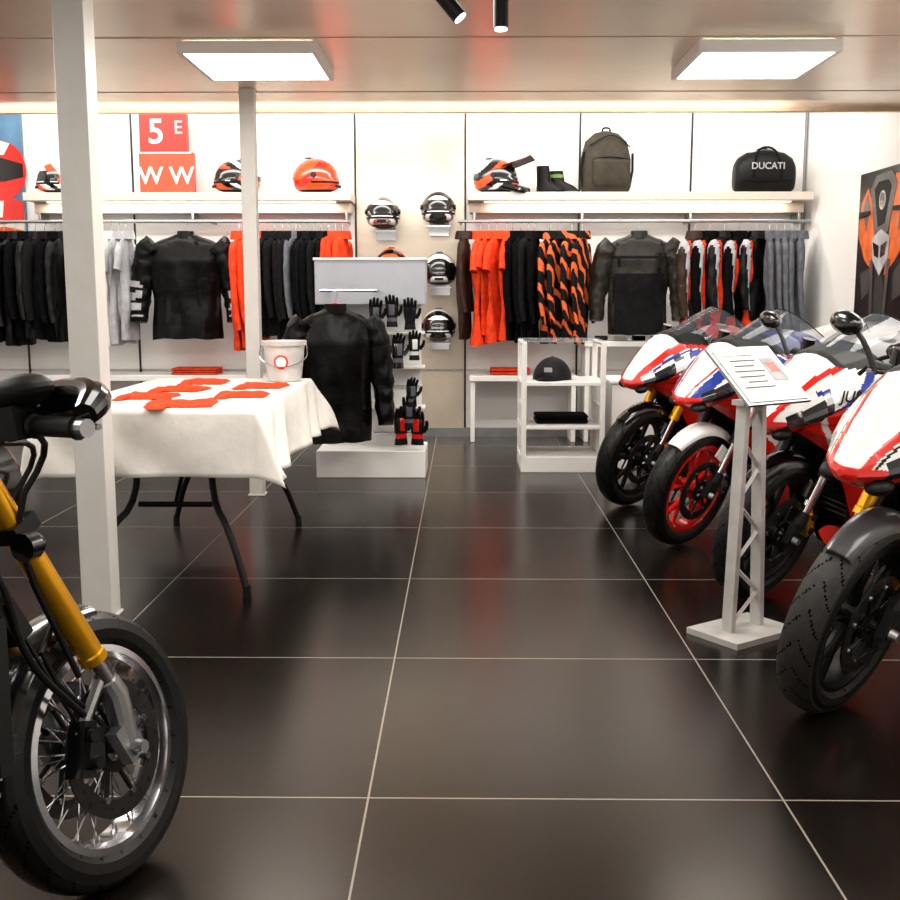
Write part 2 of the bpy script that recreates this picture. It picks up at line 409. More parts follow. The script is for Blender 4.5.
def boot(b,x,y,z,rz,m,acc,h=.2):
    old=b.M; b.M=Matrix.Translation((x,y,z))@Matrix.Rotation(rz,4,'Z')
    b.loft([zring(0,.045,.13,20,3,y0=-.03),zring(.03,.045,.13,20,3,y0=-.03),zring(.07,.042,.105,20,2.4,y0=-.005),zring(.11,.04,.065,20,2.2,y0=.035),zring(h,.045,.06,20,2.2,y0=.045)],m,True,lambda c: acc if (c.z<.02 or abs(c.z-.15)<.01) else None,sub=3)
    b.M=old
b=MB(); boot(b,.74,9.85,ZS,math.radians(60),BLKM,CLDG,.24); boot(b,.87,9.9,ZS,math.radians(75),BLKM,mat('lime',(100,140,55),.5),.2); b.build('riding_boots')
b=MB()
b.loft([zring(0,.20,.09,28,3.5),zring(.05,.225,.12,28,3.2),zring(.3,.225,.12,28,3),zring(.45,.19,.10,28,2.6),zring(.52,.11,.06,28,2.4),zring(.54,.03,.02,28)],SKIN_OLV,sub=3)
b.loft([zring(.06,.15,.02,20,4,y0=-.12),zring(.1,.17,.045,20,4,y0=-.12),zring(.26,.17,.045,20,4,y0=-.12),zring(.3,.15,.02,20,4,y0=-.115)],SKIN_OLV)
b.tube([(-.16,-.13,.29),(0,-.165,.305),(.16,-.13,.29)],.006,BLKM,8,smooth=1)
b.tube([(-.19,-.09,.4),(-.1,-.125,.46),(0,-.12,.50),(.1,-.12,.46),(.19,-.09,.4)],.006,BLKM,8,smooth=1)
b.tube([(-.04,0,.53),(-.03,0,.57),(.03,0,.57),(.04,0,.53)],.009,BLKM,8,smooth=1)
for s_ in(-1,1): b.tube([(.23*s_,-.06,.35),(.245*s_,-.03,.2),(.22*s_,-.02,.05)],.012,BLKM,8)
b.build('backpack',loc=(1.26,9.87,ZS),rot=(0,0,.25))
b=MB()
rs=[]
for x,k in((-.27,.35),(-.262,.62),(-.235,.82),(-.16,.95),(0,1),(.16,.95),(.235,.82),(.262,.62),(.27,.35)): rs.append(sring(x,.185*k if k>.9 else .175*.95*(.6+.4*k),.13*k,.185*k,24,2.3))
b.loft([[Vector((p.x,p.y,max(p.z,.0))) for p in r] for r in rs],BLKM,sub=3)
b.tube([(-.24,-.03,.29),(-.12,-.04,.355),(0,-.04,.372),(.12,-.04,.355),(.24,-.03,.29)],.007,ALU,8,smooth=1)
b.tube([(-.22,-.10,.10),(0,-.135,.09),(.22,-.10,.10)],.006,CLDG,8,smooth=1)
for s_ in(-1,1):
    b.tube([(-.12,s_*.125,.12),(-.12,s_*.135,.24),(-.07,s_*.06,.39),(.07,s_*.06,.39),(.12,s_*.135,.24),(.12,s_*.125,.12)],.010,CLDG,8,smooth=2)
du=b.build('duffel_bag',loc=(2.66,9.84,ZS),rot=(0,0,0))
text('DUCATI',.08,CLLG,du,(0,-.142,.22),(math.radians(90),0,0))
b=MB(); b.box((0,0,.18),(.48,.1,.36),mat('sign_orange',(205,70,38),.5)); b.box((-.02,0,.53),(.42,.09,.33),mat('sign_red',(200,38,26),.5))
b.box((0,-.052,.355),(.46,.004,.014),WHITE)
sg=b.build('letter_sign_boxes',loc=(-2.66,9.87,ZS),bevel=.006)
text('W W',.21,WHITE,sg,(0,-.054,.15),(math.radians(90),0,0)); text('5',.3,WHITE,sg,(-.08,-.049,.53),(math.radians(90),0,0)); text('E',.16,CLLG,sg,(.12,-.049,.57),(math.radians(90),0,0))

# ============ POSTERS ============
def disc(b,x,z,rx,rz_,m,y): b.poly([(x+rx*math.cos(t*math.pi/14),z+rz_*math.sin(t*math.pi/14)) for t in range(28)],y,.003,m)
b=MB(); b.box((0,0,0),(.62,.03,1.9),mat('poster_blue',(70,110,140),.4,var=.5,scale=3))
b.box((0,-.016,-.42),(.6,.004,.95),mat('poster_pale',(205,195,185),.4,var=.3,scale=4))
# helmeted rider artwork
disc(b,.10,.42,.24,.27,RED,-.021); b.poly([(-.12,.50),(.10,.54),(.31,.48),(.31,.36),(.12,.32),(-.10,.38)],-.025,.003,BLKG); b.poly([(-.02,.66),(.1,.69),(.2,.66),(.14,.56),(.04,.56)],-.025,.003,WHG)
b.poly([(-.25,.0),(-.1,.16),(.1,.20),(.3,.14),(.3,-.02),(.1,-.06)],-.025,.003,RED); b.poly([(.0,.14),(.12,.15),(.1,.0),(.02,.0)],-.029,.003,WHG)
b.poly([(-.25,-.2),(.1,-.08),(.29,-.12),(.30,-.36),(.05,-.46),(-.25,-.4)],-.025,.003,mat('poster_orange',(215,90,40),.4)); b.poly([(.05,-.18),(.27,-.22),(.2,-.32)],-.029,.003,WHG); disc(b,.14,-.62,.13,.16,BLKG,-.025); disc(b,.14,-.62,.08,.11,ALU,-.028); disc(b,.14,-.62,.06,.09,BLKM,-.030)
b.build('wall_poster',loc=(-4.35,10.08,2.03))
b=MB(); b.box((0,0,0),(1.4,.03,1.12),mat('poster_black',(24,20,18),.35,var=.8,scale=4))
y=-.018; PO=mat('poster_orange_deep',(230,104,38),.4,var=.35,scale=7)
PG=mat('poster_grey',(96,92,90),.4,var=.4,scale=6); PS=mat('poster_silver',(185,185,188),.3,var=.3,scale=9)
# head-on motorcycle artwork : tank, shoulders, cowl, lamps, forks, tyre
b.poly([(-.69,.10),(-.64,.34),(-.52,.44),(-.44,.34),(-.34,.05),(-.40,-.16),(-.52,-.10)],y,.003,PO); b.poly([(.0,.50),(.30,.50),(.44,.36),(.30,.08),(.06,-.12),(-.12,-.22),(-.08,0)],y,.003,PO)
b.poly([(-.60,.30),(-.52,.40),(-.46,.30),(-.52,.12)],y-.003,.003,PG); b.poly([(.12,.44),(.28,.42),(.22,.18),(.10,.10)],y-.003,.003,PG)
b.poly([(-.46,.42),(-.36,.52),(-.06,.53),(.04,.44),(-.08,.1),(-.32,.06)],y-.003,.003,PG); b.poly([(-.38,.42),(-.30,.47),(-.12,.47),(-.06,.42),(-.15,.16),(-.28,.14)],y-.005,.003,BLKM)
disc(b,-.21,.33,.06,.07,PS,y-.008); disc(b,-.21,.33,.045,.055,BLKG,y-.010)
b.poly([(-.38,.06),(-.21,.12),(-.04,.06),(-.06,-.10),(-.20,-.22),(-.35,-.10)],y-.006,.003,PS); b.poly([(-.35,.03),(-.23,-.0),(-.23,-.09),(-.31,-.07)],y-.009,.003,BLKG); b.poly([(-.08,.03),(-.19,-.0),(-.19,-.09),(-.11,-.07)],y-.009,.003,BLKG)
disc(b,-.2,-.38,.10,.17,mat('poster_tyre',(50,48,46),.5),y-.003); b.poly([(-.40,-.1),(-.34,-.1),(-.31,-.52),(-.36,-.52)],y-.006,.003,ALU); b.poly([(-.07,-.1),(-.01,-.1),(-.06,-.52),(-.11,-.52)],y-.006,.003,ALU)
b.poly([(-.60,-.2),(-.42,-.16),(-.40,-.34),(-.54,-.40)],y,.003,mat('poster_grey2',(70,66,64),.4)); b.poly([(.05,-.2),(.22,-.1),(.26,-.34),(.06,-.40)],y,.003,mat('poster_grey2',(70,66,64),.4))
b.poly([(-.66,.22),(-.44,.24),(-.44,.27),(-.66,.27)],y-.012,.003,BLKM); b.poly([(.0,.24),(.36,.22),(.36,.27),(.0,.27)],y-.012,.003,BLKM)
b.build('wall_poster',loc=(3.1,7.92,1.69),rot=(0,0,math.radians(-90)))

# ============ DISPLAY STAND centre ============
b=MB()
b.box((-.68,8.02,.1),(.8,.5,.2),WHITE); b.box((-.68,8.1,.78),(.72,.05,1.2),WHITE)
b.box((-.68,8.05,1.42),(.8,.4,.32),GREYP); b.box((-.68,8.05,1.585),(.82,.42,.02),WHITE)
for z in(.5,.8,1.05): b.box((-.5,8.0,z),(.42,.22,.02),WHITE)
for z in(.3,.65,.95): b.tube([(-.68,8.05,z),(-.31,8.05,z)],.008,CHR,8)
for x in(-.98,-.62): b.tube([(x,7.86,1.36),(x,7.5,1.36)],.009,CHR,8)
b.tube([(-1.0,7.5,1.36),(-.6,7.5,1.36)],.011,CHR,8)
b.build('display_stand',bevel=.005)
def jk(c):
    if abs(c.x)<.006 and c.y<0: return ALU
    if .13<c.x<.16 and -.29<c.z<-.26 and c.y<0: return WHG
    if abs(abs(c.x)-.17)<.006 : return CLDG
b=MB(); garment(b,Matrix.Identity(4),.78,.92,CLBJ,None,jk,depth=.13,seed=33,sl=.76,collar=CLDG,wob=.24)
b.ell((0.0,-.02,.02),(.05,.02,.02),RED)
b.build('leather_jacket',loc=(-.88,7.42,1.24),rot=(0,0,math.radians(12)))
def glove(b,x,y,z,rz,m,acc,s=1.,up=-1):
    old=b.M; b.M=old@Matrix.Translation((x,y,z))@Matrix.Rotation(rz,4,'Z')@Matrix.Scale(s,4)
    b.loft([zring(.0,.05,.03,16),zring(.07,.042,.028,16),zring(.1,.05,.03,16),zring(.17,.055,.03,16),zring(.19,.05,.025,16)],m,True,lambda c: acc if .055<c.z<.085 or (abs(c.x)<.02 and c.z>.11) else None,sub=3)
    for k in range(4):
        xx=-.04+k*.027; L=[.075,.09,.085,.065][k]
        b.tube([(xx,0,.18),(xx*1.1,-.01,.18+L*.55),(xx*1.15,-.03,.18+L)],[.015,.014,.011],m,8,smooth=1)
    b.tube([(.05,0,.1),(.08,-.015,.14),(.085,-.03,.18)],[.017,.016,.012],m,8,smooth=1)
    b.M=old
b=MB()
for (x,z,m,a,s) in((-.64,1.08,BLKM,CLG,.85),(-.52,1.1,BLKM,CLG,.85),(-.39,1.08,BLKM,CLDG,.85),(-.62,.82,BLKM,WHG,.95),(-.48,.80,BLKG,CLG,.95),(-.36,.86,BLKM,WHG,.8),(-.38,.52,BLKM,CLG,.8),(-.46,.24,BLKM,RED,1.05),(-.34,.24,BLKM,RED,1.),(-.4,.36,BLKM,CLG,.9)):
    glove(b,x,7.82,z,random.uniform(-.7,.7),m,a,s)
b.build('riding_gloves')

# low open display unit
b=MB()
x0,x1,y0,y1=.43,1.06,8.02,8.6
b.box(((x0+x1)/2,(y0+y1)/2,.06),(x1-x0,y1-y0,.12),WHITE)
for x in(x0+.02,x1-.02):
    for y in(y0+.02,y1-.02): b.box((x,y,.53),(.04,.04,.9),WHITE)
for x in(x0+.02,x1-.02): b.box((x,(y0+y1)/2,.3),(.025,y1-y0-.04,.4),WHITE)
b.box(((x0+x1)/2,(y0+y1)/2,.67),(x1-x0,y1-y0,.03),WHITE); b.box(((x0+x1)/2,(y0+y1)/2,.34),(x1-x0,y1-y0,.025),WHITE)
b.box(((x0+x1)/2,(y0+y1)/2,.985),(x1-x0,y1-y0,.012),mat('glass_top',(210,220,222),.05,alpha=.25))
for x in(x0+.02,x1-.02): b.box((x,(y0+y1)/2,.968),(.04,y1-y0,.02),WHITE)
b.build('display_shelf_unit',bevel=.004)
b=MB(); b.box((1.5,8.4,.33),(.75,.5,.66),WHITE); b.box((1.5,8.4,.675),(.79,.54,.025),WHITE); b.build('display_plinth',bevel=.006)
b=MB(); 
b.ell((0,0,0),(.15,.15,.17),BLKM,nu=24,nv=14,fn=lambda p: Vector((p.x,p.y,max(p.z,0))))
b.grid(lambda u,v:((v-.5)*.22*(1-.35*u*u),-.11-.13*u+.04*(2*v-1)**2,.012-.02*u-.03*(2*v-1)**2+.025),6,10,BLKM)
b.grid(lambda u,v:((v-.5)*.22*(1-.35*u*u),-.11-.13*u+.04*(2*v-1)**2,.006-.02*u-.03*(2*v-1)**2+.025),6,10,BLKM)
b.ell((0,0,.17),(.012,.012,.008),CLG); b.box((0,-.145,.08),(.06,.01,.035),CLLG)
b.build('baseball_cap',loc=(.68,8.28,.687),rot=(0,0,-.3))
b=MB()
def folded(b,c,w,d,h,m,n=2,rz=0):
    old=b.M; b.M=old@Matrix.Translation(c)@Matrix.Rotation(rz,4,'Z')
    for k in range(n):
        t=h/n; z0=k*t
        b.loft([sring(-w/2,z0+t/2,d/2*.9,t*.3,20,4),sring(-w/2+.012,z0+t/2,d/2,t*.48,20,4),sring(0,z0+t/2,d/2,t*.49,20,4),sring(w/2-.012,z0+t/2,d/2,t*.48,20,4),sring(w/2,z0+t/2,d/2*.9,t*.3,20,4)],m)
    b.M=old
folded(b,(.75,8.3,.353),.4,.3,.07,CLB); b.build('folded_shirt')
b=MB(); folded(b,(0,0,0),.36,.26,.06,ORG,2); b.build('folded_shirt',loc=(.42,9.86,.606))
b=MB(); folded(b,(0,0,0),.42,.3,.06,ORG,3); b.build('folded_shirt',loc=(-2.45,9.86,.606))
b=MB()
for k in range(5): b.box((1.25+.17*k,9.86,.915+.021),(.11,.09,.04),[BLKM,WHITE,CLDG,BLKM,WHITE][k])
b.build('accessory_boxes',bevel=.004)

# ============ TABLE ============
TX0,TX1,TY0,TY1,TZ=-1.80,-.90,4.60,6.3,.84
b=MB(); b.box(((TX0+TX1)/2,(TY0+TY1)/2,TZ-.03),(TX1-TX0,TY1-TY0,.05),GREYP)
for yy,sg_ in((4.76,1),(6.08,-1)):
    xl,xr=TX0+.14,TX1-.1
    for x,o_ in((xl,-.05),(xr,.05)):
        b.tube([(x-o_*3.2,yy+.1*sg_,TZ-.06),(x-o_*3.2,yy+.1*sg_,.40),(x-o_*1.0,yy-.04*sg_,.28),(x+o_*.6,yy-.1*sg_,.03)],.016,BLKM,10,smooth=2)
        b.lathe([(0,0),(0,.02),(.05,.018),(.05,0)],(x+o_*.6,yy-.1*sg_,0),'z',BLKM,12)
    b.tube([(xl+.16,yy+.1*sg_,.38),(xr-.16,yy+.1*sg_,.38)],.013,BLKM,8)
    b.tube([((xl+xr)/2,yy+.1*sg_,.38),((xl+xr)/2,yy+.55*sg_,TZ-.06)],.011,BLKM,8)
b.build('folding_table')
def cloth():
    b=MB(); nx,ny=80,110; drop=.30; wx=TX1-TX0; wy=TY1-TY0
    def fn(u,v):
        sx=-drop+u*(wx+2*drop); sy=-drop+v*(wy+2*drop)
        ox=max(0,-sx,sx-wx); oy=max(0,-sy,sy-wy)
        x=min(max(sx,0),wx); y=min(max(sy,0),wy)
        both=ox>0 and oy>0
        d=math.hypot(ox,oy) if both else max(ox,oy)
        if both:
            mxo=max(ox,oy); d=mxo+ (d-mxo)*.35
        per=sx*1.0+sy
        rip=.5+.5*math.sin(per*13+math.sin(per*5)*1.6)
        fl=min(1,d/.08)*.014+ d*.10 + rip*d*.2
        dirx=(1 if sx>wx else -1) if ox>0 else 0; diry=(1 if sy>wy else -1) if oy>0 else 0
        if both:
            q=math.hypot(ox,oy); dx,dy=dirx*ox/q,diry*oy/q; fl+= min(ox,oy)*.45
        else: dx,dy=dirx,diry
        if dy<0: dy*=.55
        z=TZ+.006-max(0,d*.97-.004)
        return (TX0+x+dx*fl,TY0+y+dy*fl,z)
    b.grid(fn,nx,ny,CLW); o=b.build('tablecloth',angle=80)
    m=o.modifiers.new('solid','SOLIDIFY'); m.thickness=.003; m.offset=1
cloth()
def tee(loc,rz,s,seed):
    b=MB(); W=.34*s; H=.5*s
    def fn(u,v,top=True):
        x=(u-.5)*2; y=(v-.5)*2
        w=W*(.62 if v<.68 else .62+.38*min(1,(v-.68)/.1)*(1-max(0,(v-.9)/.1)*.25))
        h=.012+.012*noise.noise(Vector((x*2.5+seed,y*2.5,seed)))
        e=min(1,(1-abs(x))*6,(1-abs(y))*6)
        px,py=x*w,y*H/2+ (.03*s*abs(x) if v>.7 else 0)*-1
        px+=.03*s*noise.noise(Vector((y*2,seed,x))); py+=.03*s*noise.noise(Vector((x*2,seed+4,y)))
        return (px,py,(h*max(0,e)+.001) if top else 0)
    b.grid(fn,26,30,ORG); b.grid(lambda u,v:fn(u,v,False),26,30,ORG)
    b.build('folded_tshirt',loc=loc,rot=(0,0,rz),angle=60)
for i,(x,y,rz,s) in enumerate(((-1.52,5.12,1.5,.52),(-1.27,4.78,1.75,.62),(-1.46,5.52,1.4,.52),(-1.08,5.20,1.62,.5),(-1.08,5.70,1.5,.52),(-1.45,5.95,1.6,.52))):
    tee((x,y,TZ+.0125),rz,s,i*3.3)
b=MB(); b.lathe([(0,0),(0,.095),(.2,.118),(.2,.128),(.225,.13),(.225,.12),(.205,.112),(.012,.088),(.012,0)],(0,0,0),'z',mat('bucket_plastic',(196,194,189),.4),36)
b.tube([(-.13,0,.2),(-.14,-.05,.12),(0,-.135,.07),(.14,-.05,.12),(.13,0,.2)],.003,CHR,6,smooth=2)
bk=b.build('plastic_bucket',loc=(-1.02,6.1,TZ+.0125))
b=MB(); b.lathe([(0,0),(0,.04),(.004,.04),(.004,0)],(0,0,0),'y',RED,24); b.lathe([(-.002,0),(-.002,.03),(.0,.03),(.0,0)],(0,0,0),'y',WHG,24)
b.build('label',loc=(0.0,-.112,.11),parent=bk)

# ============ LECTERN ============
b=MB()
LP=mat('lectern_plate',(180,178,174),.45,.2)
b.box((0,0,.012),(.36,.26,.024),LP)
xs=lambda z:.085-.04*z/.93
for s_ in(-1,1):
    b.box((s_*xs(.47),0,.475),(.024,.05,.93),LP,rot=(0,-s_*.043,0))
k=7
for i in range(k):
    z0=.04+i*.125; z1=z0+.125; s_=1 if i%2 else -1
    b.tube([(s_*xs(z0),0,z0),(-s_*xs(z1),0,z1)],.010,LP,4)
b.box((0,.0,.93),(.16,.06,.02),LP)
old=b.M; b.M=Matrix.Translation((.03,.0,1.03))@Euler((math.radians(42),0,0)).to_matrix().to_4x4()
b.box((0,0,0),(.36,.3,.012),ALU); b.box((0,-.005,.008),(.33,.27,.004),mat('paper',(206,204,198),.6))
for i in range(7): b.box((-.05+.01*(i%2),.10-.028*i,.011),(.17-.03*(i%3),.004,.002),CLG if i else GREEN)
b.box((.10,.02,.011),(.08,.12,.002),CLLG); b.box((.10,.03,.0125),(.05,.05,.001),RED)
b.M=old
b.build('information_lectern',loc=(1.115,4.16,0),rot=(0,0,math.radians(35)))

# ============ MOTORCYCLES ============
def wheel(b,c,R,hw,rim,spokes='cast',disc=True,spk=None,rot=None,tm=None):
    c=Vector(c); k=hw/.06; r0=R-.085; tm=tm or RUB
    prof0=[(-.042*k,r0),(-.056*k,r0+.018),(-.06*k,R-.045),(-.053*k,R-.022),(-.038*k,R-.009),(-.02*k,R-.002),(0,R),(.02*k,R-.002),(.038*k,R-.009),(.053*k,R-.022),(.06*k,R-.045),(.056*k,r0+.018),(.042*k,r0)]
    prof=[]
    for (a,r),(a2,r2) in zip(prof0,prof0[1:]):
        for q in range(3): prof.append((a+(a2-a)*q/3,r+(r2-r)*q/3))
    prof.append(prof0[-1])
    def mf(p):
        q=p-c; r=math.hypot(q.x,q.z); a=math.atan2(q.z,q.x)
        w=abs(q.y)/k
        if .008<w<.052:
            t=(a*22+ w*120+(11 if q.y>0 else 0))/(2*math.pi)
            if (t-math.floor(t))<.09: return GROOVE
        if r<R-.03: return RUB
    b.lathe(prof,c,'y',tm,300,matf=mf)
    b.lathe([(-.045*k,r0+.004),(-.047*k,r0-.012),(-.03*k,r0-.022),(.03*k,r0-.022),(.047*k,r0-.012),(.045*k,r0+.004),(.03*k,r0-.006),(-.03*k,r0-.006)],c,'y',rim,64,closedp=True)
    b.lathe([(-.05,0),(-.05,.03),(-.02,.038),(.02,.038),(.05,.03),(.05,0)],c,'y',rim if spokes=='cast' else ALU,24)
    if spokes=='cast':
        for i in range(5):
            a=i*2*math.pi/5+.3
            for da in(-.16,.16):
                p0=c+Vector((math.cos(a)*.03,0,math.sin(a)*.03)); p1=c+Vector((math.cos(a+da*.5)*.1,0,math.sin(a+da*.5)*.1)); p2=c+Vector((math.cos(a+da*1.6)*(r0-.015),0,math.sin(a+da*1.6)*(r0-.015)))
                b.tube([p0,p1,p2],[.016,.012,.011],rim,8,flat=1.3)
    else:
        for i in range(40):
            a=i*2*math.pi/40; s_=1 if i%2 else -1; da=.35*(1 if (i//2)%2 else -1)
            b.tube([c+Vector((math.cos(a+da)*.036,s_*.04,math.sin(a+da)*.036)),c+Vector((math.cos(a)*(r0-.02),s_*.008,math.sin(a)*(r0-.02)))],.0022,CHR,5)
            b.tube([c+Vector((math.cos(a)*(r0-.03),s_*.006,math.sin(a)*(r0-.03))),c+Vector((math.cos(a)*(r0-.012),s_*.008,math.sin(a)*(r0-.012)))],.004,ALU,6)
    dm=rot or STL
    for s_ in ((-1,1) if disc else (1,)):
        y=s_*.066; rr=.155
        nn=144
        def dmf(p):
            q=p-c; r=math.hypot(q.x,q.z); a=math.atan2(q.z,q.x)
            i=int((a+7)*nn/(2*math.pi)); j=(i//6)%3
            if i%6<2 and abs(r-(rr-.032+.010*j))<.0045: return BLKM
        pr=[(y-.003,rr-.042+.006*q) for q in range(8)]
        b.lathe(pr+[(y+.003,r) for _,r in pr[::-1]],c,'y',dm,nn,closedp=True,matf=dmf)
        b.lathe([(y-.004,.03),(y-.004,.055),(y+.004,.055),(y+.004,.03)],c,'y',BLKM,24,closedp=True)
        for i in range(8):
            a=i*math.pi/4; b.tube([c+Vector((math.cos(a)*.05,y,math.sin(a)*.05)),c+Vector((math.cos(a+.25)*.118,y,math.sin(a+.25)*.118))],.006,BLKM,6)
            b.lathe([(y-.006,0),(y-.006,.008),(y+.006,.008),(y+.006,0)],c+Vector((math.cos(a+.25)*.116,0,math.sin(a+.25)*.116)),'y',CHR,10)
def steerM(A,d,top,ang):
    return Matrix.Translation(top)@Matrix.Rotation(math.radians(ang),4,d)@Matrix.Translation(-top)
def common(b,fork,rim,spokes='cast',frame=RED,calip=GOLD,goldfrom=.26,main=RED,R=.315,engine=STL,steer=0,foff=(-.03,0,.01),rotor=None,tm=None):
    A=Vector((.72,0,R)); d=Vector((-math.sin(math.radians(24.5)),0,math.cos(math.radians(24.5))))
    off=Vector(foff); top=A+off+d*.7
    SM=steerM(A,d,top,steer); b.M=SM
    wheel(b,A,R,.06,rim,spokes,rot=rotor,tm=tm)
    T=.74
    for s_ in(-1,1):
        y=Vector((0,s_*.107,0))
        b.tube([A+y,A+y+off+d*.06,A+y+off+d*.1],[.026,.03,.026],BLKM if spokes=='cast' else ALU,14)
        b.box(A+y*1.05+Vector((-.01,0,.02)),(.06,.03,.09),BLKM if spokes=='cast' else ALU,rot=(0,-.4,0))
        b.tube([A+y+off+d*.08,A+y+off+d*(goldfrom+.03)],.021,CHR,16)
        b.tube([A+y+off+d*goldfrom,A+y+off+d*(goldfrom+.004),A+y+off+d*(goldfrom+.02),A+y+off+d*(goldfrom+.024),A+y+off+d*T],[.031,.031,.031,.0285,.0285],fork,18)
        b.tube([A+y+off+d*T,A+y+off+d*(T+.02)],.024,BLKG,12)
        b.tube([A+y*1.2,A+y*1.42],[.018,.014],ALU,12)
        cc=A+Vector((-.125,s_*.09,.045)); R_=(0,.35,0)
        b.box(cc,(.045,.05,.12),calip,rot=R_,taper=.85); b.box(cc+Vector((.012,s_*.024,.0)),(.05,.02,.085),calip,rot=R_,taper=.8)
        for q in(-.03,.03): b.lathe([(0,0),(0,.015),(.012*s_,.014),(.012*s_,0)],cc+Vector((.0,s_*.032,q)),'y',BLKM,14)
        b.tube([cc+Vector((0,0,.06)),cc+Vector((-.06,0,.2)),A+y*.7+d*.5+Vector((-.05,0,0))],.005,BLKM,6,smooth=2)
        b.tube([cc+Vector((0,0,.03)),A+y+off+d*.12],.012,BLKM if spokes=='cast' else ALU,8)
    b.tube([A+Vector((0,-.14,0)),A+Vector((0,.14,0))],.014,STL,12)
    for t in(.52,.70):
        p=A+off+d*t; b.box(p,(.07,.29,.035),BLKM,rot=(0,-.42,0))
    b.M=Matrix.Identity(4)
    wheel(b,(-.71,0,R),R,.092,rim if spokes=='cast' else ALU,spokes,disc=False)
    for s_ in(-1,1):
        y=s_*.15
        P=[top+Vector((-.04,s_*.04,-.02)),Vector((.12,y,.8)),Vector((-.18,y,.7)),Vector((-.3,y*.9,.5))]
        Q=[top+Vector((-.02,s_*.04,-.16)),Vector((.15,y,.62)),Vector((-.1,y,.56)),Vector((-.3,y*.9,.45))]
        b.tube(P,.017,frame,10); b.tube(Q,.017,frame,10)
        b.tube([P[1],Q[0]],.013,frame,8); b.tube([P[1],Q[2]],.013,frame,8); b.tube([Q[1],P[0]],.013,frame,8); b.tube([P[2],Q[2]],.013,frame,8)
        b.tube([Vector((-.2,y*.8,.68)),Vector((-.55,y*.6,.84))],.013,frame,8)
        b.tube([Vector((-.28,s_*.13,.42)),Vector((-.5,s_*.14,.36)),Vector((-.72,s_*.13,R))],[.04,.034,.025],ALU,10,flat=.7)
        b.tube([Vector((-.26,s_*.16,.38)),Vector((-.2,s_*.24,.36))],.011,ALU,8)
    b.box((.0,0,.4),(.42,.3,.26),engine); b.box((.14,0,.56),(.18,.26,.24),engine,rot=(0,.35,0)); b.box((-.08,0,.6),(.2,.24,.2),engine,rot=(0,-.4,0))
    for i in range(6): b.box((.22+.012*i-.02,0,.36+.028*i),(.19,.28,.008),ALU,rot=(0,.35,0))
    for s_ in(-1,1):
        b.lathe([(0,0),(0,.085),(.03*s_,.08),(.045*s_,.06),(.045*s_,0)],(-.02,s_*.15,.38),'y',ALU,28); b.lathe([(0,0),(0,.06),(.03*s_,.055),(.03*s_,0)],(.12,s_*.15,.36),'y',engine,22)
    b.box((.36,0,.56),(.035,.3,.3),BLKM,rot=(0,.2,0))
    for i in range(8): b.box((.378,0,.44+.033*i),(.02,.27,.004),STL)
    b.tube([(.3,.06,.48),(.32,.08,.3),(.2,.1,.2),(-.2,.11,.2),(-.35,-.12,.24)],.022,STL,10,smooth=2)
    b.tube([(-.2,-.14,.24),(-.4,-.18,.32),(-.75,-.2,.5)],[.03,.05,.052],STL,16,smooth=1)
    b.tube([(-.12,.14,.22),(-.08,.3,.06)],.012,BLKM,8); b.box((-.08,.31,.056),(.06,.05,.012),BLKM)
    b.tube([(-.5,-.0,.45),(-.25,0,.75)],.03,frame,12)
    return A,d,top,SM
def bars(b,top,d,wide=False):
    for s_ in(-1,1):
        if wide: P=[top+Vector((-.02,0,.05)),top+Vector((-.02,s_*.12,.06)),top+Vector((-.05,s_*.24,.05)),top+Vector((-.10,s_*.47,.015))]
        else: P=[top+Vector((-.02,s_*.10,.0)),top+Vector((-.04,s_*.2,.0)),top+Vector((-.13,s_*.33,-.03))]
        b.tube(P,.012 if not wide else .014,BLKM if not wide else ALU,10); e=P[-1]; f=P[-2]; u=(e-f).normalized()
        b.tube([e-u*.12,e-u*.115,e-u*.01,e],[.024,.019,.019,.023],BLKM,14); b.tube([e,e+u*.025],.017,BLKG if not wide else ALU,12)
        b.box(e-u*.15,(.06,.04,.05),BLKM)
        b.tube([e-u*.14+Vector((.03,0,.005)),e-u*.1+Vector((.07,0,.0)),e+Vector((.055,0,-.005))],[.008,.007,.006],ALU if wide else BLKG,8,smooth=1)
        b.lathe([(0,0),(0,.03),(.05,.028),(.05,0)],e-u*.15+Vector((.04,0,.03)),'z',BLKG,16)
def place(b,name,contact,yaw,lean,S_):
    R=Euler((math.radians(lean),0,math.radians(yaw))).to_matrix()
    off=R@Vector((.72*S_,0,0))
    return b.build(name,loc=(contact[0]-off.x,contact[1]-off.y,0.0),rot=(math.radians(lean),0,math.radians(yaw)),scale=S_,angle=24)
